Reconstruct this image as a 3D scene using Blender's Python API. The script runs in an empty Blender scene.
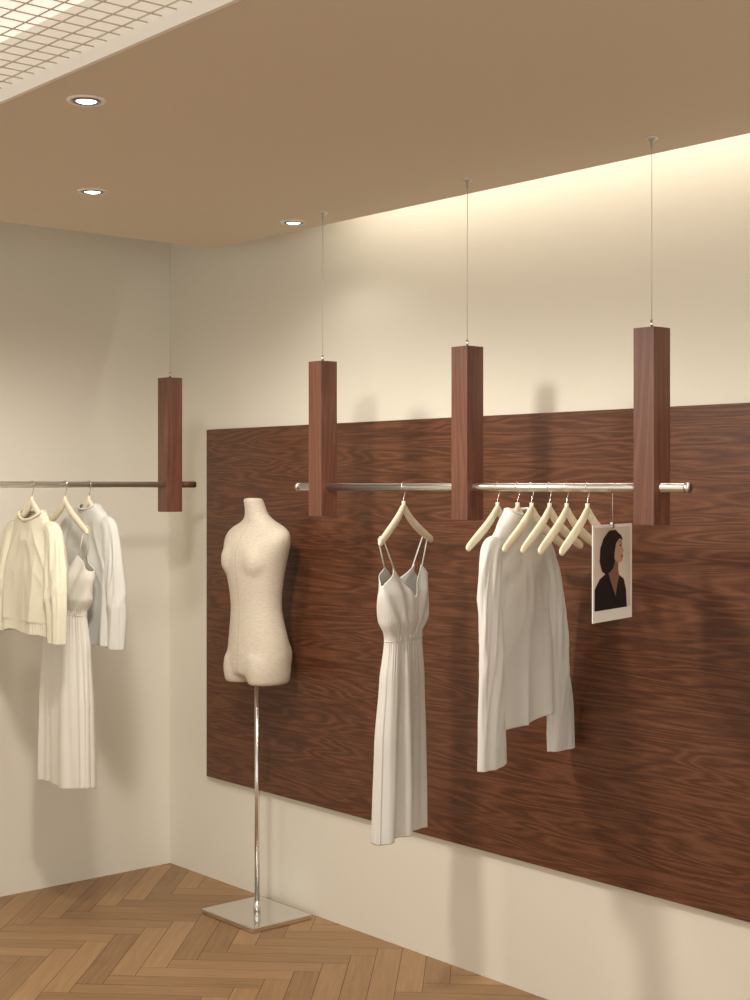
import bpy, bmesh, math, random
from mathutils import Vector, noise, Matrix
random.seed(4)
S = bpy.context.scene
COL = S.collection
RODZ = 1.64
ZC = 2.575

# ------------------------------------------------------------------ helpers
def new_mat(name, col=(.8,.8,.8), rough=.6, metal=0.0, spec=.5, bump=0, bscale=200, bdist=.001, var=0, vscale=3, sheen=0):
    m = bpy.data.materials.new(name); m.use_nodes = True
    nt = m.node_tree; p = nt.nodes['Principled BSDF']
    p.inputs['Base Color'].default_value = (*col, 1)
    p.inputs['Roughness'].default_value = rough
    p.inputs['Metallic'].default_value = metal
    p.inputs['Specular IOR Level'].default_value = spec
    if sheen: p.inputs['Sheen Weight'].default_value = sheen
    tc = nt.nodes.new('ShaderNodeTexCoord')
    if var:
        n = nt.nodes.new('ShaderNodeTexNoise'); n.inputs['Scale'].default_value = vscale; n.inputs['Detail'].default_value = 4
        nt.links.new(tc.outputs['Object'], n.inputs['Vector'])
        r = nt.nodes.new('ShaderNodeValToRGB')
        r.color_ramp.elements[0].position = .3; r.color_ramp.elements[1].position = .7
        r.color_ramp.elements[0].color = (*[c*(1-var) for c in col], 1)
        r.color_ramp.elements[1].color = (*[min(1, c*(1+var)) for c in col], 1)
        nt.links.new(n.outputs['Fac'], r.inputs['Fac']); nt.links.new(r.outputs['Color'], p.inputs['Base Color'])
    if bump:
        n = nt.nodes.new('ShaderNodeTexNoise'); n.inputs['Scale'].default_value = bscale; n.inputs['Detail'].default_value = 3
        nt.links.new(tc.outputs['Object'], n.inputs['Vector'])
        b = nt.nodes.new('ShaderNodeBump'); b.inputs['Strength'].default_value = bump; b.inputs['Distance'].default_value = bdist
        nt.links.new(n.outputs['Fac'], b.inputs['Height']); nt.links.new(b.outputs['Normal'], p.inputs['Normal'])
    return m

def emis(name, col, st):
    m = bpy.data.materials.new(name); m.use_nodes = True
    p = m.node_tree.nodes['Principled BSDF']
    p.inputs['Base Color'].default_value = (*col, 1)
    p.inputs['Emission Color'].default_value = (*col, 1); p.inputs['Emission Strength'].default_value = st
    return m

def wood(name, dark, mid, light, axis, rough=.45, s_long=1.6, s_cross=16, rings=9, ringw=.45):
    m = bpy.data.materials.new(name); m.use_nodes = True
    nt = m.node_tree; p = nt.nodes['Principled BSDF']; L = nt.links.new
    p.inputs['Roughness'].default_value = rough
    tc = nt.nodes.new('ShaderNodeTexCoord')
    def mp(sl, sc):
        mpn = nt.nodes.new('ShaderNodeMapping'); v = [sc]*3; v[axis] = sl
        mpn.inputs['Scale'].default_value = v; L(tc.outputs['Object'], mpn.inputs['Vector']); return mpn
    m1 = mp(s_long, s_cross)
    n0 = nt.nodes.new('ShaderNodeTexNoise'); n0.inputs['Scale'].default_value = .55; n0.inputs['Detail'].default_value = 2; n0.inputs['Distortion'].default_value = .45
    L(m1.outputs[0], n0.inputs['Vector'])
    mul = nt.nodes.new('ShaderNodeMath'); mul.operation = 'MULTIPLY'; mul.inputs[1].default_value = rings; L(n0.outputs['Fac'], mul.inputs[0])
    fr = nt.nodes.new('ShaderNodeMath'); fr.operation = 'PINGPONG'; fr.inputs[1].default_value = .5; L(mul.outputs[0], fr.inputs[0])
    m2 = mp(s_long*4, s_cross*7)
    n1 = nt.nodes.new('ShaderNodeTexNoise'); n1.inputs['Scale'].default_value = 1.6; n1.inputs['Detail'].default_value = 6; n1.inputs['Roughness'].default_value = .75
    L(m2.outputs[0], n1.inputs['Vector'])
    a = nt.nodes.new('ShaderNodeMath'); a.operation = 'MULTIPLY_ADD'; a.inputs[1].default_value = ringw; L(fr.outputs[0], a.inputs[0])
    b = nt.nodes.new('ShaderNodeMath'); b.operation = 'MULTIPLY'; b.inputs[1].default_value = .85; L(n1.outputs['Fac'], b.inputs[0]); L(b.outputs[0], a.inputs[2])
    r = nt.nodes.new('ShaderNodeValToRGB'); e = r.color_ramp.elements
    e[0].position = .25; e[0].color = (*dark, 1); e[1].position = .8; e[1].color = (*light, 1)
    x = e.new(.52); x.color = (*mid, 1)
    L(a.outputs[0], r.inputs['Fac']); L(r.outputs['Color'], p.inputs['Base Color'])
    bp = nt.nodes.new('ShaderNodeBump'); bp.inputs['Strength'].default_value = .12; bp.inputs['Distance'].default_value = .001
    L(n1.outputs['Fac'], bp.inputs['Height']); L(bp.outputs['Normal'], p.inputs['Normal'])
    return m

def mesh_obj(name, verts, faces, mat=None, smooth=False, parent=None, loc=None, rotz=0):
    me = bpy.data.meshes.new(name); me.from_pydata(verts, [], faces); me.update()
    bm = bmesh.new(); bm.from_mesh(me); bmesh.ops.recalc_face_normals(bm, faces=bm.faces); bm.to_mesh(me); bm.free()
    o = bpy.data.objects.new(name, me); COL.objects.link(o)
    if mat: me.materials.append(mat)
    if smooth:
        for p in me.polygons: p.use_smooth = True
    if parent: o.parent = parent
    if loc: o.location = loc
    o.rotation_euler[2] = rotz
    return o

def boxdata(x0, x1, y0, y1, z0, z1):
    v = [(x0,y0,z0),(x1,y0,z0),(x1,y1,z0),(x0,y1,z0),(x0,y0,z1),(x1,y0,z1),(x1,y1,z1),(x0,y1,z1)]
    f = [(0,3,2,1),(4,5,6,7),(0,1,5,4),(1,2,6,5),(2,3,7,6),(3,0,4,7)]
    return v, f

def box(name, b, mat, bevel=0, parent=None, loc=None):
    v, f = boxdata(*b)
    o = mesh_obj(name, v, f, mat, parent=parent, loc=loc)
    if bevel:
        m = o.modifiers.new('bev', 'BEVEL'); m.width = bevel; m.segments = 3
    return o

def empty(name, loc=(0,0,0), rotz=0):
    e = bpy.data.objects.new(name, None); COL.objects.link(e); e.location = loc; e.rotation_euler[2] = rotz
    e.empty_display_size = .05
    return e

def sweep(name, pts, rad, mat, parent=None, seg=16, cap=True, loc=None, rotz=0):
    pts = [Vector(p) for p in pts]; n = len(pts); V = []; F = []
    t0 = (pts[1]-pts[0]).normalized()
    up = Vector((0,1,0)) if abs(t0.y) < .9 else Vector((1,0,0))
    for i, p in enumerate(pts):
        t = (pts[min(i+1,n-1)]-pts[max(i-1,0)]).normalized()
        s = t.cross(up).normalized(); u = s.cross(t).normalized(); up = u
        ra, rb = (rad, rad) if not isinstance(rad, list) else rad[i]
        for k in range(seg):
            a = 2*math.pi*k/seg
            V.append(p + s*ra*math.cos(a) + u*rb*math.sin(a))
    for i in range(n-1):
        for k in range(seg):
            F.append((i*seg+k, i*seg+(k+1)%seg, (i+1)*seg+(k+1)%seg, (i+1)*seg+k))
    if cap:
        F.append(tuple(range(seg))); F.append(tuple((n-1)*seg+k for k in range(seg)))
    return mesh_obj(name, [tuple(v) for v in V], F, mat, smooth=True, parent=parent, loc=loc, rotz=rotz)

def lathe(name, prof, mat, seg=48, parent=None, loc=None):
    V = []; F = []
    for r, z in prof:
        for k in range(seg):
            a = 2*math.pi*k/seg; V.append((r*math.cos(a), r*math.sin(a), z))
    for i in range(len(prof)-1):
        for k in range(seg):
            F.append((i*seg+k, i*seg+(k+1)%seg, (i+1)*seg+(k+1)%seg, (i+1)*seg+k))
    return mesh_obj(name, V, F, mat, smooth=True, parent=parent, loc=loc)

def interp(tab, z):
    if z <= tab[0][0]: return tab[0][1:]
    for a, b in zip(tab, tab[1:]):
        if z <= b[0]:
            t = (z-a[0])/(b[0]-a[0]); t = t*t*(3-2*t)*.5 + t*.5
            return tuple(x+(y-x)*t for x, y in zip(a[1:], b[1:]))
    return tab[-1][1:]

# ------------------------------------------------------------------ materials
M_wall = new_mat('wall_paint', (.80,.765,.67), .9, spec=.2, bump=.05, bscale=60)
M_ceil = new_mat('ceiling_paint', (.70,.62,.50), .9, spec=.2, bump=.05, bscale=60)
M_white = new_mat('white_trim', (.85,.82,.76), .5)
M_panel = wood('walnut_panel', (.040,.0128,.005), (.096,.0325,.0135), (.172,.066,.030), 0, .40, 2.0, 25, rings=13, ringw=.60)
M_post = wood('walnut_post', (.080,.029,.016), (.130,.049,.029), (.185,.076,.047), 2, .42, 1.5, 22)
M_chrome = new_mat('brushed_chrome', (.78,.77,.75), .18, 1)
M_rod = new_mat('rod_metal', (.74,.735,.72), .28, 1)
M_bronze = new_mat('rod_satin_steel', (.82,.79,.74), .42, 1)
M_wire = new_mat('wire', (.6,.58,.55), .4, .8)
M_hanger = new_mat('pale_wood', (.80,.72,.55), .5, var=.06, vscale=30)
M_ivory = new_mat('ivory_cloth', (.74,.715,.65), .95, spec=.1, bump=.2, bscale=400, sheen=.1)
M_cream = new_mat('cream_knit', (.76,.725,.58), .95, spec=.1, bump=.8, bscale=220, bdist=.002, sheen=.15)
M_grey = new_mat('pale_grey_cloth', (.67,.66,.625), .95, spec=.1, bump=.2, bscale=400, sheen=.1)
M_satin = new_mat('satin_cloth', (.67,.66,.62), .8, spec=.2, bump=.12, bscale=400, sheen=.1)
LIN = (.655,.585,.485)
M_linen = new_mat('linen', LIN, .95, spec=.1, bump=.45, bscale=300)
nt = M_linen.node_tree; pb = nt.nodes['Principled BSDF']
tcn = nt.nodes.new('ShaderNodeTexCoord'); sx_ = nt.nodes.new('ShaderNodeSeparateXYZ'); nt.links.new(tcn.outputs['Object'], sx_.inputs[0])
ab = nt.nodes.new('ShaderNodeMath'); ab.operation = 'ABSOLUTE'; nt.links.new(sx_.outputs['X'], ab.inputs[0])
ls = nt.nodes.new('ShaderNodeMath'); ls.operation = 'LESS_THAN'; ls.inputs[1].default_value = .0013; nt.links.new(ab.outputs[0], ls.inputs[0])
wv = nt.nodes.new('ShaderNodeTexNoise'); wv.inputs['Scale'].default_value = 1; wv.inputs['Detail'].default_value = 3
wm = nt.nodes.new('ShaderNodeMapping'); wm.inputs['Scale'].default_value = (60,60,330); nt.links.new(tcn.outputs['Object'], wm.inputs[0]); nt.links.new(wm.outputs[0], wv.inputs['Vector'])
wr = nt.nodes.new('ShaderNodeValToRGB'); wr.color_ramp.elements[0].position = .35; wr.color_ramp.elements[1].position = .65
wr.color_ramp.elements[0].color = (*[c*.93 for c in LIN], 1); wr.color_ramp.elements[1].color = (*[c*1.06 for c in LIN], 1)
nt.links.new(wv.outputs['Fac'], wr.inputs['Fac'])
mxx = nt.nodes.new('ShaderNodeMix'); mxx.data_type = 'RGBA'; nt.links.new(ls.outputs[0], mxx.inputs['Factor'])
nt.links.new(wr.outputs['Color'], mxx.inputs[6]); mxx.inputs[7].default_value = (.49,.43,.35,1); nt.links.new(mxx.outputs[2], pb.inputs['Base Color'])

# ------------------------------------------------------------------ room shell
XR, YF = 7.2, -6.2
ZT = 2.86
box('wall_left', (-.12, 0, YF, .12, 0, ZT), M_wall)
box('wall_back', (0, XR, 0, .12, 0, ZT), M_wall)
OY0, OY1, OX0, OX1 = -1.84, -4.6, .9, 6.2
SX, SY = .64, -.205
V = []; F = []
def addb(b):
    v, f = boxdata(*b); o = len(V); V.extend(v); F.extend([tuple(i+o for i in q) for q in f])
T = .10
addb((SX, XR, OY0, SY, ZC, ZC+T)); addb((SX, XR, YF, OY1, ZC, ZC+T))
addb((SX, OX0, OY1, OY0, ZC, ZC+T)); addb((OX1, XR, OY1, OY0, ZC, ZC+T))
addb((SX, SX+.02, YF, SY, ZC+T, ZT)); addb((SX, XR, SY-.02, SY, ZC+T, ZT)); addb((SX, SX+.02, SY, 0, ZC+.075, ZT))  # unseen upright partitions above the slab, added to block light spilling through the gaps
mesh_obj('ceiling', V, F, M_ceil)
box('ceiling_upper', (0, XR, YF, 0, ZT, ZT+.08), M_wall)
V = []; F = []
addb((OX0-.0, OX1, OY0-.012, OY0-.001, ZC-.003, ZC+.14)); addb((OX0, OX1, OY1+.001, OY1+.012, ZC-.003, ZC+.14))
addb((OX0+.001, OX0+.012, OY1, OY0, ZC-.003, ZC+.14)); addb((OX1-.012, OX1-.001, OY1, OY0, ZC-.003, ZC+.14))
mesh_obj('trim_light_opening', V, F, M_white)
M_lum = emis('luminous_ceiling', (1.0,.95,.85), .62)
box('light_ceiling_panel', (OX0, OX1, OY1, OY0, ZC+.14, ZC+.15), M_lum)
M_grid = new_mat('grid_metal', (.50,.43,.32), .5)
V = []; F = []
g = .055; gz = ZC+.028
x = OX0+.03
while x < OX1:
    addb((x-.0012, x+.0012, OY1+.012, OY0-.012, gz, gz+.0024)); x += g
y = OY1+.03
while y < OY0:
    addb((OX0+.012, OX1-.012, y-.0012, y+.0012, gz+.0024, gz+.0048)); y += g
mesh_obj('ceiling_grid', V, F, M_grid)

def build_floor():
    w, n = .088, 6
    me = bpy.data.meshes.new('floor'); bm = bmesh.new()
    uv = bm.loops.layers.uv.new('UVMap'); cl = bm.loops.layers.float_color.new('plank')
    gap = .0010
    c45 = math.sqrt(.5)
    cx, cy = 3.4, -3.0
    def plank(x0, x1, y0, y1, horiz):
        pts = [(x0*w+gap, y0*w+gap), (x1*w-gap, y0*w+gap), (x1*w-gap, y1*w-gap), (x0*w+gap, y1*w-gap)]
        R = [((a*c45-b*c45)+cx, (a*c45+b*c45)+cy) for a, b in pts]
        if max(p[0] for p in R) < 0 or min(p[0] for p in R) > XR or max(p[1] for p in R) < YF or min(p[1] for p in R) > 0: return
        f = bm.faces.new([bm.verts.new((p[0], p[1], 0)) for p in R])
        r = random.random(); ou, ov = random.random()*30, random.random()*30
        l_, w_ = n*w, w
        t = [(0,0),(l_,0),(l_,w_),(0,w_)] if horiz else [(0,0),(0,w_),(l_,w_),(l_,0)]
        for l, q in zip(f.loops, t):
            l[uv].uv = (q[0]+ou, q[1]+ov); l[cl] = (r, r, r, 1)
    M = int(5.5/w/1)+10
    for k in range(-M, M):
        for j in range(-9, 10):
            o = 2*n*j
            plank(k+o, k+n+o, k, k+1, True)
            plank(k+o, k+1+o, k+1, k+n+1, False)
    for co, no in (((0,0,0),(-1,0,0)), ((XR,0,0),(1,0,0)), ((0,0,0),(0,1,0)), ((0,YF,0),(0,-1,0))):
        bmesh.ops.bisect_plane(bm, geom=bm.verts[:]+bm.edges[:]+bm.faces[:], plane_co=co, plane_no=no, clear_outer=True)
    v, f = boxdata(0, XR, YF, 0, -.08, -.001); vv = [bm.verts.new(p) for p in v]
    for q in f:
        ff = bm.faces.new([vv[i] for i in q]); ff.material_index = 1
    for f in bm.faces:
        f.normal_update()
        if f.material_index == 0 and f.normal.z < 0: f.normal_flip()
    bm.to_mesh(me); bm.free()
    o = bpy.data.objects.new('floor', me); COL.objects.link(o)
    m = bpy.data.materials.new('oak_parquet'); m.use_nodes = True; nt = m.node_tree; L = nt.links.new
    p = nt.nodes['Principled BSDF']; p.inputs['Roughness'].default_value = .42; p.inputs['Specular IOR Level'].default_value = .35
    u = nt.nodes.new('ShaderNodeUVMap'); mp = nt.nodes.new('ShaderNodeMapping'); mp.inputs['Scale'].default_value = (4, 60, 1)
    L(u.outputs[0], mp.inputs[0])
    nn = nt.nodes.new('ShaderNodeTexNoise'); nn.inputs['Scale'].default_value = 1; nn.inputs['Detail'].default_value = 5; nn.inputs['Distortion'].default_value = .8
    L(mp.outputs[0], nn.inputs['Vector'])
    at = nt.nodes.new('ShaderNodeAttribute'); at.attribute_name = 'plank'
    a = nt.nodes.new('ShaderNodeMath'); a.operation = 'MULTIPLY_ADD'; a.inputs[1].default_value = .62; L(nn.outputs['Fac'], a.inputs[0])
    b = nt.nodes.new('ShaderNodeMath'); b.operation = 'MULTIPLY'; b.inputs[1].default_value = .40; L(at.outputs['Fac'], b.inputs[0]); L(b.outputs[0], a.inputs[2])
    r = nt.nodes.new('ShaderNodeValToRGB'); e = r.color_ramp.elements
    e[0].position = .14; e[0].color = (.215,.115,.050, 1); e[1].position = .82; e[1].color = (.43,.26,.127, 1)
    L(a.outputs[0], r.inputs['Fac']); L(r.outputs['Color'], p.inputs['Base Color'])
    me.materials.append(m); me.materials.append(new_mat('floor_gap', (.11,.058,.028), .8))
build_floor()

box('wood_wall_panel', (.312, 4.3, -.022, -.001, .428, 1.877), M_panel, bevel=.0015)

# ------------------------------------------------------------------ downlights
M_led = emis('led_lens', (.80,.93,1.0), 6)
M_cup = new_mat('downlight_cup', (.25,.24,.23), .3, .6)
def downlight(x, y, power=30, soft=.06):
    e = empty('recessed_downlight', (x, y, ZC))
    lathe('trim_ring', [(.030,.012),(.034,-.003),(.046,-.005),(.048,-.002),(.048,.0)], M_white, parent=e)
    lathe('inner_cup', [(.0335,-.0045),(.029,-.006),(.026,.0),(.024,-.001)], M_cup, parent=e)
    lathe('lens', [(.0245,-.0035),(.018,-.006),(.0001,-.007)], M_led, parent=e)
    l = bpy.data.lights.new('lamp', 'SPOT'); l.energy = power; l.color = (1,.935,.83); l.spot_size = math.radians(170); l.spot_blend = .45
    l.shadow_soft_size = soft
    lo = bpy.data.objects.new('lamp', l); COL.objects.link(lo); lo.parent = e; lo.location = (0,0,-.12)
downlight(2.276, -1.698, power=105, soft=.105)
downlight(1.322, -1.137, power=30, soft=.09)
downlight(1.304, -.325, power=1.5, soft=.03)
downlight(3.85, -1.25, power=12, soft=.105)
downlight(5.2, -.8, power=12)

l = bpy.data.lights.new('cove_led', 'AREA'); l.shape = 'RECTANGLE'; l.size = 5.4; l.size_y = .02; l.energy = 14; l.color = (1,.955,.87)
cv = empty('cove_light_strip', (3.95, -.13, ZT-.012))
box('strip_body', (-2.75, 2.75, -.012, .012, 0, .012), M_white, parent=cv)
lo = bpy.data.objects.new('cove_led', l); COL.objects.link(lo); lo.parent = cv; lo.location = (0, 0, -.004)

# ------------------------------------------------------------------ rails
PZ0, PZ1, PA = 1.541, 2.066, .0345
def post(parent, x, y, zt):
    box('wood_post', (x-PA, x+PA, y-PA, y+PA, PZ0, PZ1), M_post, bevel=.0012, parent=parent)
    sweep('wire', [(x, y, PZ1-.01), (x, y, zt)], .0008, M_wire, parent, seg=8)
    sweep('wire_ferrule', [(x, y, PZ1), (x, y, PZ1+.022)], .004, M_chrome, parent, seg=12)
    lathe('ceiling_mount', [(.0001,-.03),(.004,-.03),(.005,-.012),(.009,-.010),(.016,-.004),(.016,0)], M_wire, parent=parent, loc=(x, y, zt))
RY = -.365
rail = empty('suspended_clothes_rail')
for px in (1.52, 2.222, 2.925): post(rail, px, RY, ZC)
def rod(name, p0, p1, r, mat, parent):
    p0 = Vector(p0); p1 = Vector(p1); d = (p1-p0).normalized()
    sweep(name, [p0, p1], r, mat, parent, seg=32)
    for p, s in ((p0,-1),(p1,1)):
        sweep(name+'_end_collar', [p-d*s*.006, p+d*s*.003], r*1.12, mat, parent, seg=32)
rod('rod', (1.385, RY, RODZ), (3.045, RY, RODZ), .0125, M_rod, rail)
rail2 = empty('suspended_clothes_rail')
LX = .53
post(rail2, LX, -.341, ZT)
post(rail2, LX, -2.1, ZT)
rod('rod', (LX, -.295, RODZ+.008), (LX, -2.6, RODZ+.008), .0115, M_bronze, rail2)
sweep('wood_end_cap', [(LX, -.31, RODZ+.008), (LX, -.225, RODZ+.008)], .0125, M_post, rail2, seg=24)

# ------------------------------------------------------------------ hangers
def hanger(x, y, ax, rz=RODZ, rr=.0125, half=.19, drop=.115):
    rot = math.atan2(ax[1], ax[0])
    e = empty('clothes_hanger', (x, y, rz), rot)
    z0 = -.062
    pts = []; rad = []
    N = 28
    for i in range(-N, N+1):
        t = abs(i)/N; s = 1 if i >= 0 else -1
        pts.append((s*half*t, -.012*t*t, z0 - drop*(.78*t + .22*(1-(1-t)**4))))
        k = .0125 + .003*math.sin(t*3) - .002*t
        if t > .93: k *= math.sqrt(max(.05, 1-((t-.93)/.072)**2))
        rad.append((k, k*.6))
    sweep('wooden_arms', pts, rad, M_hanger, e, seg=14)
    sweep('neck', [(0,0,z0+.018),(0,0,z0-.01)], .006, M_hanger, e, seg=12)
    R = rr+.0022; h = [(0,0,z0+.012),(0,0,z0+.022),(.004,0,-.030),(.0115,0,-.018)]
    for k in range(0, 13):
        a = math.radians(-35+k*20); h.append((R*math.cos(a), 0, R*math.sin(a)))
    sweep('hook', h, .0016, M_chrome, e, seg=8)
    return e
AX = (-.36,.93); AXS = (-.25,.968); AXE = (-.262,.965)

# ------------------------------------------------------------------ garment tools
def garment_tube(name, tab, zb, zt, fold, mat, parent, nth=160, nv=70, pw=.8, thick=.002):
    V = []; F = []
    for j in range(nv+1):
        v = j/nv
        for k in range(nth):
            th = 2*math.pi*k/nth
            c, s = math.cos(th), math.sin(th)
            b, t = zb(th), zt(th)
            z = b + (t-b)*v
            hw, hd, cx, cy = interp(tab, z)
            x = hw*math.copysign(abs(c)**pw, c); y = hd*math.copysign(abs(s)**pw, s)
            n = Vector((c*hd, s*hw)).normalized()
            d = fold(th, z, x)
            V.append((cx+x+n.x*d*.4, cy+y+n.y*d, z))
    for j in range(nv):
        for k in range(nth):
            F.append((j*nth+k, j*nth+(k+1)%nth, (j+1)*nth+(k+1)%nth, (j+1)*nth+k))
    o = mesh_obj(name, V, F, mat, smooth=True, parent=parent)
    if thick:
        m = o.modifiers.new('sm', 'SMOOTH'); m.iterations = 3; m.factor = .5
        m = o.modifiers.new('sol', 'SOLIDIFY'); m.thickness = thick; m.offset = 0
    return o

def ridge(v):
    return 1-2*abs(v)**.75 if abs(v) < 1 else -1

def sleeve(name, pts, rads, mat, parent, seed, folds=.006, nth=84, n=100, thick=.002):
    P = [Vector(p) for p in pts]
    def at(t):
        f = t*(len(P)-1); i = min(int(f), len(P)-2); u = f-i
        p0 = P[max(i-1,0)]; p1 = P[i]; p2 = P[i+1]; p3 = P[min(i+2, len(P)-1)]
        q = .5*((2*p1)+(p2-p0)*u+(2*p0-5*p1+4*p2-p3)*u*u+(-p0+3*p1-3*p2+p3)*u**3)
        w = u*u*(3-2*u)*.5+u*.5
        return q, [rads[i][k]*(1-w)+rads[i+1][k]*w for k in (0,1)]
    V = []; F = []
    for j in range(n+1):
        t = j/n; q, (ra, rb) = at(t); q2, _ = at(min(1, t+.02)); q1, _ = at(max(0, t-.02))
        tan = (q2-q1).normalized(); sd = tan.cross(Vector((0,1,0))).normalized(); up = sd.cross(tan).normalized()
        for k in range(nth):
            a = 2*math.pi*k/nth
            ca, sa = math.cos(a), math.sin(a)
            ca2 = math.copysign(abs(ca)**.85, ca); sa2 = math.copysign(abs(sa)**.85, sa)
            base = q+sd*ra*ca2+up*rb*sa2
            nn = (sd*rb*ca+up*ra*sa).normalized()
            fl = min(1, t*2.2)
            w = ridge(1.5*noise.noise(Vector((ca*1.1+seed, sa*1.1, t*.9+ca*.5))))*folds*.7*fl
            w += noise.noise(Vector((ca*1.1+seed+9, sa*1.1, t*1.6)))*folds*1.8*fl
            w += ridge(1.8*noise.noise(Vector((ca*.9+seed+4, sa*.9, t*4.5+ca*1.5))))*folds*.75*math.exp(-((t-.55)/.25)**2)
            V.append(tuple(base+nn*w))
    for j in range(n):
        for k in range(nth):
            F.append((j*nth+k, j*nth+(k+1)%nth, (j+1)*nth+(k+1)%nth, (j+1)*nth+k))
    o = mesh_obj(name, V, F, mat, smooth=True, parent=parent)
    m = o.modifiers.new('sm', 'SMOOTH'); m.iterations = 4; m.factor = .5
    m = o.modifiers.new('sol', 'SOLIDIFY'); m.thickness = thick; m.offset = 0
    return o

def dress(x, y, ax, zbot, zwaist, ztop, hem_w, mat, seed=0, strapx=.125, hz=1.5, cxs=0.0):
    rot = math.atan2(ax[1], ax[0])
    e = empty('slip_dress', (x, y, 0), rot)
    tab = [(zbot, hem_w*.98, .044, cxs, 0), (zbot+.3, hem_w*.93, .042, cxs*.7, 0), (zwaist-.12, hem_w*.84, .036, cxs*.2, 0), (zwaist-.01, hem_w*.72, .028, 0, 0),
           (zwaist+.012, hem_w*.72, .028, 0, 0), (zwaist+.06, hem_w*.90, .040, 0, 0), (ztop-.08, hem_w*1.0, .038, 0, 0), (ztop-.03, hem_w*.96, .026, 0, 0), (ztop+.03, hem_w*.86, .016, 0, 0)]
    def zt(th):
        c, s = math.cos(th), math.sin(th)
        xx = abs(c)**.8
        side = ztop-.05; pk = ztop+.008
        mid = ztop-.095 if s < 0 else ztop-.055
        if xx > .72: return pk+(side-pk)*((xx-.72)/.28)**.8
        return mid+(pk-mid)*(xx/.72)**1.0
    def zb(th):
        return zbot + .004*math.sin(3*th+seed) + .008*math.cos(th)
    def fold(th, z, xx):
        fr = 0 if math.sin(th) < 0 else 7
        if z < zwaist:
            u = (zwaist-z)/(zwaist-zbot)
            a = .003+.013*min(1, u*1.3)
            ph = 2.6*noise.noise(Vector((math.cos(th)*1.7, math.sin(th)*1.7, seed+u*.35)))
            d = .8*math.sin(7*th+seed+ph*1.6) + .7*noise.noise(Vector((math.cos(th)*4.0, math.sin(th)*4.0, seed+u*.4))) + .15*math.sin(15*th+seed*2-ph*2)
            d2 = .0018*math.sin(44*th+seed+ph*2)*math.exp(-u*7)
            return a*d*.85 + d2
        u = (z-zwaist)/(ztop-zwaist)
        g = .0022*math.sin(44*th+seed)*math.exp(-u*5)
        s1 = abs(xx)/max(.02, (.040+.11*u))
        g += .0055*math.sin(s1*8+seed+noise.noise(Vector((xx*10, z*6, seed)))*2)*min(1, .35+u)
        g += .006*noise.noise(Vector((xx*14, z*7, seed+fr)))
        return g
    garment_tube('dress_body', tab, zb, zt, fold, mat, e, nth=320, nv=120)
    sweep('waist_seam', [(hem_w*.725*math.copysign(abs(math.cos(a))**.8, math.cos(a)), .0295*math.copysign(abs(math.sin(a))**.8, math.sin(a)), zwaist) for a in [i*2*math.pi/64 for i in range(65)]], .0018, mat, e, seg=8, cap=False)
    for sx in (-1, 1):
        for sy in (-1, 1):
            pts = [(sx*hem_w*.62, sy*.017, ztop-.006), (sx*(hem_w*.62*.5+strapx*.5), sy*.013, (ztop+hz)*.5), (sx*strapx, sy*.009, hz+.006), (sx*strapx, sy*.004, hz+.014), (sx*strapx, 0, hz+.015)]
            sweep('strap', pts, .0022, mat, e, seg=8)
    return e

def jumper(name, x, y, ax, zneck, zsh, zhem, hw, sl, mat, seed=0, neck=.07, fa=.006, sr=.05, sd=.028, flare=1.0, collar=True, dip=.020, ribs=False):
    rot = math.atan2(ax[1], ax[0])
    e = empty(name, (x, y, 0), rot)
    tab = [(zhem, hw*.95, .038, 0, 0), (zhem+.10, hw*.95, .038, 0, 0), (zsh-.15, hw*.97, .034, 0, 0), (zsh-.05, hw*1.0, .027, 0, 0), (zsh, hw*.93, .023, 0, 0),
           (zsh+(zneck-zsh)*.5, hw*.64, .023, 0, 0), (zneck-.010, neck*1.2, .026, 0, 0), (zneck, neck, .028, 0, 0)]
    def zt(th):
        return zneck - (dip*(abs(math.sin(th))**1.5) if math.sin(th) < 0 else .004*abs(math.sin(th)))
    def zb(th): return zhem + .006*math.sin(2*th+seed) + .003*math.sin(5*th)
    def fold(th, z, xx):
        u = min(1, max(0, (zsh+.02-z)/(zsh-zhem)))
        fr = 0 if math.sin(th) < 0 else 9
        d = fa*1.2*u*math.sin(4*th+seed+u*.6)
        d += fa*1.7*u*ridge(1.7*noise.noise(Vector((xx*7, z*.8+xx, seed+fr))))
        d += fa*1.3*noise.noise(Vector((xx*9, z*3.0, seed+fr+3)))
        q = (abs(xx)*1.0 + (z-zsh)*.55)
        d += fa*.9*math.exp(-((u-.25)/.3)**2)*ridge(1.6*noise.noise(Vector((q*13, (z-abs(xx))*3, seed+fr))))
        if ribs and z < zhem+.045: d = d*.8 - .003 + .0012*math.sin(th*70)
        return d
    garment_tube('body', tab, zb, zt, fold, mat, e, nth=420 if ribs else 220, nv=110, thick=.003)
    if collar:
        ring = [(neck*1.02*math.cos(a), .0285*math.sin(a), zt(a)) for a in [i*2*math.pi/48 for i in range(49)]]
        sweep('neck_band', ring, .0055 if ribs else .004, mat, e, seg=10, cap=False)
    for i, (sx, zend, xe, ye) in enumerate(sl):
        zm = zsh-.05
        pts = [(sx*hw*.60, 0, zsh+.010), (sx*(hw*.86), -.002, zsh-.020), (sx*(hw-.005)*.75+xe*.25, ye*.3-.004, zm-.09), (sx*hw*.35+xe*.65, ye*.7-.004, zm*.5+zend*.5), (xe, ye, zend+.12), (xe, ye, zend)]
        rr = [(.020,.016), (.040,.023), (sr*.98, sd), (sr, sd), (sr*(.5+.5*flare), sd*.95), (sr*flare, sd*.9)]
        sleeve('sleeve', pts, rr, mat, e, seed+i*5, folds=fa)
    return e

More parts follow.
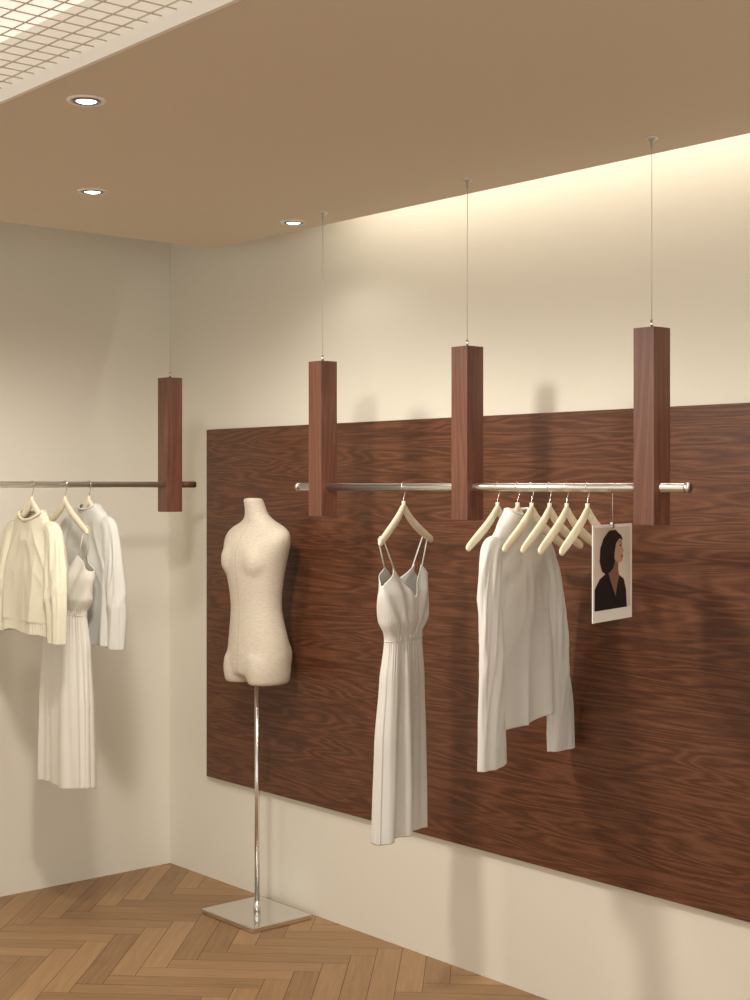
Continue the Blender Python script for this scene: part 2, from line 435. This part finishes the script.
# right rail garments
hanger(1.932, RY, AX)
dress(1.932, RY, AX, .545, 1.158, 1.385, .153, M_satin, seed=1.3, strapx=.155, hz=1.472, cxs=-.022)
hanger(2.350, RY, AXE, half=.20)
hanger(2.432, RY, AXS, half=.16)
jumper('long_sleeve_shirt', 2.432, RY, AXS, 1.578, 1.470, .955, .176, [(-1, .858, -.215, -.035), (1, .835, .262, -.0)], M_grey, seed=3.1, neck=.055, sr=.054, sd=.024, flare=1.25, fa=.0085)
for hx in (2.488, 2.558, 2.623, 2.700): hanger(hx, RY, AXE)

AL = (1, .0)
LZ = RODZ+.008
hanger(LX, -.935, AL, rz=LZ)
jumper('knit_sweater', LX, -.935, AL, 1.553, 1.485, 1.105, .19, [(-1, 1.10, -.225, -.01), (1, 1.085, .225, -.02)], M_cream, seed=5.5, neck=.085, sr=.047, sd=.028, flare=.85, dip=.034, ribs=True)
hanger(LX, -.80, AL, rz=LZ)
dress(LX+.01, -.80, AL, .535, 1.17, 1.385, .185, M_ivory, seed=2.2, strapx=.15, hz=1.482)
hanger(LX, -.70, AL, rz=LZ)
jumper('cardigan', LX, -.70, AL, 1.575, 1.50, 1.05, .18, [(-1, 1.06, -.20, 0), (1, 1.045, .190, 0)], M_grey, seed=8.5, neck=.06, sr=.048, sd=.026, flare=.9)

# ------------------------------------------------------------------ mannequin
def mannequin(cx, cy):
    e = empty('dress_form_mannequin', (cx, cy, 0))
    prof = [(.925,.137,.092,.004),(.96,.143,.099,.006),(1.0,.145,.101,.008),(1.06,.138,.095,.006),(1.12,.127,.086,0),(1.175,.119,.080,-.004),(1.23,.121,.082,-.006),
            (1.30,.133,.090,-.008),(1.36,.150,.096,-.008),(1.41,.168,.094,-.004),(1.445,.178,.082,.002),(1.470,.172,.066,.008),(1.488,.145,.056,.010),(1.502,.105,.050,.010),(1.516,.070,.046,.006),(1.535,.049,.042,-.002),(1.565,.040,.040,-.010),(1.597,.038,.039,-.020)]
    bm = bmesh.new()
    def loft(rows, cxx=0, seg=48, pw=1):
        rings = []
        for z, a, b, c in rows:
            rings.append([bm.verts.new((cxx+a*math.copysign(abs(math.cos(t))**pw, math.cos(t)), c+b*math.copysign(abs(math.sin(t))**pw, math.sin(t)), z)) for t in [2*math.pi*k/seg for k in range(seg)]])
        for r0, r1 in zip(rings, rings[1:]):
            for k in range(seg): bm.faces.new((r0[k], r0[(k+1)%seg], r1[(k+1)%seg], r1[k]))
        bm.faces.new(list(reversed(rings[0]))); bm.faces.new(rings[-1])
    loft(prof, pw=.93)
    def ell(c, r):
        bmesh.ops.create_uvsphere(bm, u_segments=24, v_segments=16, radius=1, matrix=Matrix.Translation(c) @ Matrix.Diagonal((*r, 1)))
    for s in (-1, 1):
        loft([(.893,.058,.082,.0),(.90,.065,.088,.0),(.95,.070,.096,0),(1.0,.064,.09,0)], cxx=s*.073)
        ell((s*.066, -.066, 1.362), (.060,.040,.066))
        ell((s*.06, .045, 1.0), (.07,.06,.08))
    bmesh.ops.recalc_face_normals(bm, faces=bm.faces)
    me = bpy.data.meshes.new('torso'); bm.to_mesh(me); bm.free(); me.materials.append(M_linen)
    o = bpy.data.objects.new('torso', me); COL.objects.link(o); o.parent = e
    m = o.modifiers.new('rm', 'REMESH'); m.mode = 'VOXEL'; m.voxel_size = .006; m.use_smooth_shade = True
    m = o.modifiers.new('sm', 'SMOOTH'); m.iterations = 30; m.factor = .6
    sweep('pole', [(0,0,.02),(0,0,.95)], .0095, M_chrome, e, seg=24)
    sweep('pole_collar', [(0,0,.02),(0,0,.06)], .014, M_chrome, e, seg=24)
    box('base_plate', (-.170,.165,-.140,.135,.001,.020), M_chrome, bevel=.003, parent=e)
mannequin(.885, -.178)

# ------------------------------------------------------------------ poster
def poster(x, y, ax):
    e = empty('fashion_photo_card', (x, y, 0), math.atan2(ax[1], ax[0]))
    w, zb, zt = .245, 1.277, 1.540
    h = zt-zb
    mats = {'paper': new_mat('card_paper', (.88,.86,.80), .5), 'bg': new_mat('photo_backdrop', (.70,.61,.50), .5, var=.1, vscale=8),
            'hair': new_mat('photo_hair', (.014,.009,.008), .5), 'skin': new_mat('photo_skin', (.50,.28,.19), .5, var=.1, vscale=20),
            'black': new_mat('photo_jacket', (.008,.008,.010), .5), 'lip': new_mat('photo_lips', (.32,.05,.04), .5), 'dskin': new_mat('photo_skin_shade', (.25,.12,.08), .5)}
    box('card', (-w/2, w/2, -.0008, .0015, zb, zt), mats['paper'], parent=e)
    def poly(nm, pts, mat, lay):
        V = [((px-.5)*w, -.0008-.0003*lay, zb+py*h) for px, py in pts]
        mesh_obj(nm, V, [tuple(range(len(V)))], mats[mat], parent=e)
    poly('backdrop', [(.04,.12),(.96,.12),(.96,.97),(.04,.97)], 'bg', 1)
    poly('jacket', [(.04,.12),(.86,.12),(.84,.30),(.78,.42),(.62,.48),(.52,.50),(.34,.50),(.16,.44),(.04,.34)], 'black', 2)
    poly('neck', [(.36,.62),(.38,.50),(.44,.40),(.56,.24),(.60,.36),(.66,.46),(.63,.52),(.64,.64)], 'dskin', 3)
    poly('hair_back', [(.22,.52),(.16,.62),(.18,.76),(.26,.86),(.40,.935),(.56,.94),(.68,.89),(.70,.82),(.62,.74),(.55,.62),(.50,.54),(.40,.50),(.30,.49)], 'hair', 4)
    poly('face', [(.50,.86),(.60,.885),(.70,.86),(.735,.80),(.73,.765),(.775,.715),(.745,.70),(.75,.675),(.735,.655),(.74,.635),(.71,.60),(.62,.595),(.54,.63),(.48,.70),(.47,.78)], 'skin', 5)
    poly('fringe', [(.46,.80),(.50,.87),(.60,.905),(.70,.885),(.745,.825),(.66,.85),(.57,.80),(.53,.70),(.52,.62),(.46,.60),(.42,.70)], 'hair', 6)
    poly('eye', [(.64,.775),(.68,.785),(.715,.775),(.68,.765)], 'hair', 6)
    poly('brow', [(.62,.805),(.67,.82),(.72,.808),(.67,.812)], 'hair', 6)
    poly('lips', [(.685,.665),(.75,.677),(.755,.665),(.74,.657),(.748,.645),(.70,.645)], 'lip', 6)
    poly('lapel', [(.44,.40),(.56,.24),(.52,.22),(.38,.44)], 'hair', 6)
    sweep('hanging_thread', [(0,0,zt-.004),(0,0,RODZ-.012)], .0007, M_wire, e, seg=6)
    box('clip', (-.006,.006,-.003,.004,zt-.010,zt+.005), M_chrome, parent=e)
    ring = [(.0137*math.cos(a), 0, RODZ+.0137*math.sin(a)) for a in [i*2*math.pi/24 for i in range(25)]]
    sweep('rod_loop', ring, .0011, M_chrome, e, seg=6, cap=False)
poster(2.79, RY, AXS)

# ------------------------------------------------------------------ world + camera
w = bpy.data.worlds.new('world'); S.world = w; w.use_nodes = True
bg = w.node_tree.nodes['Background']; bg.inputs[0].default_value = (1,.965,.895,1); bg.inputs[1].default_value = 1.18
cam = bpy.data.cameras.new('camera'); co = bpy.data.objects.new('camera', cam); COL.objects.link(co)
co.location = (5.388, -3.457, 1.65); co.rotation_euler = (math.pi/2, 0, math.acos(.652))
cam.sensor_fit = 'AUTO'; cam.sensor_width = 36; cam.lens = 52.4; cam.shift_y = -.016
cam.clip_start = .05
S.camera = co
S.view_settings.view_transform = 'Standard'
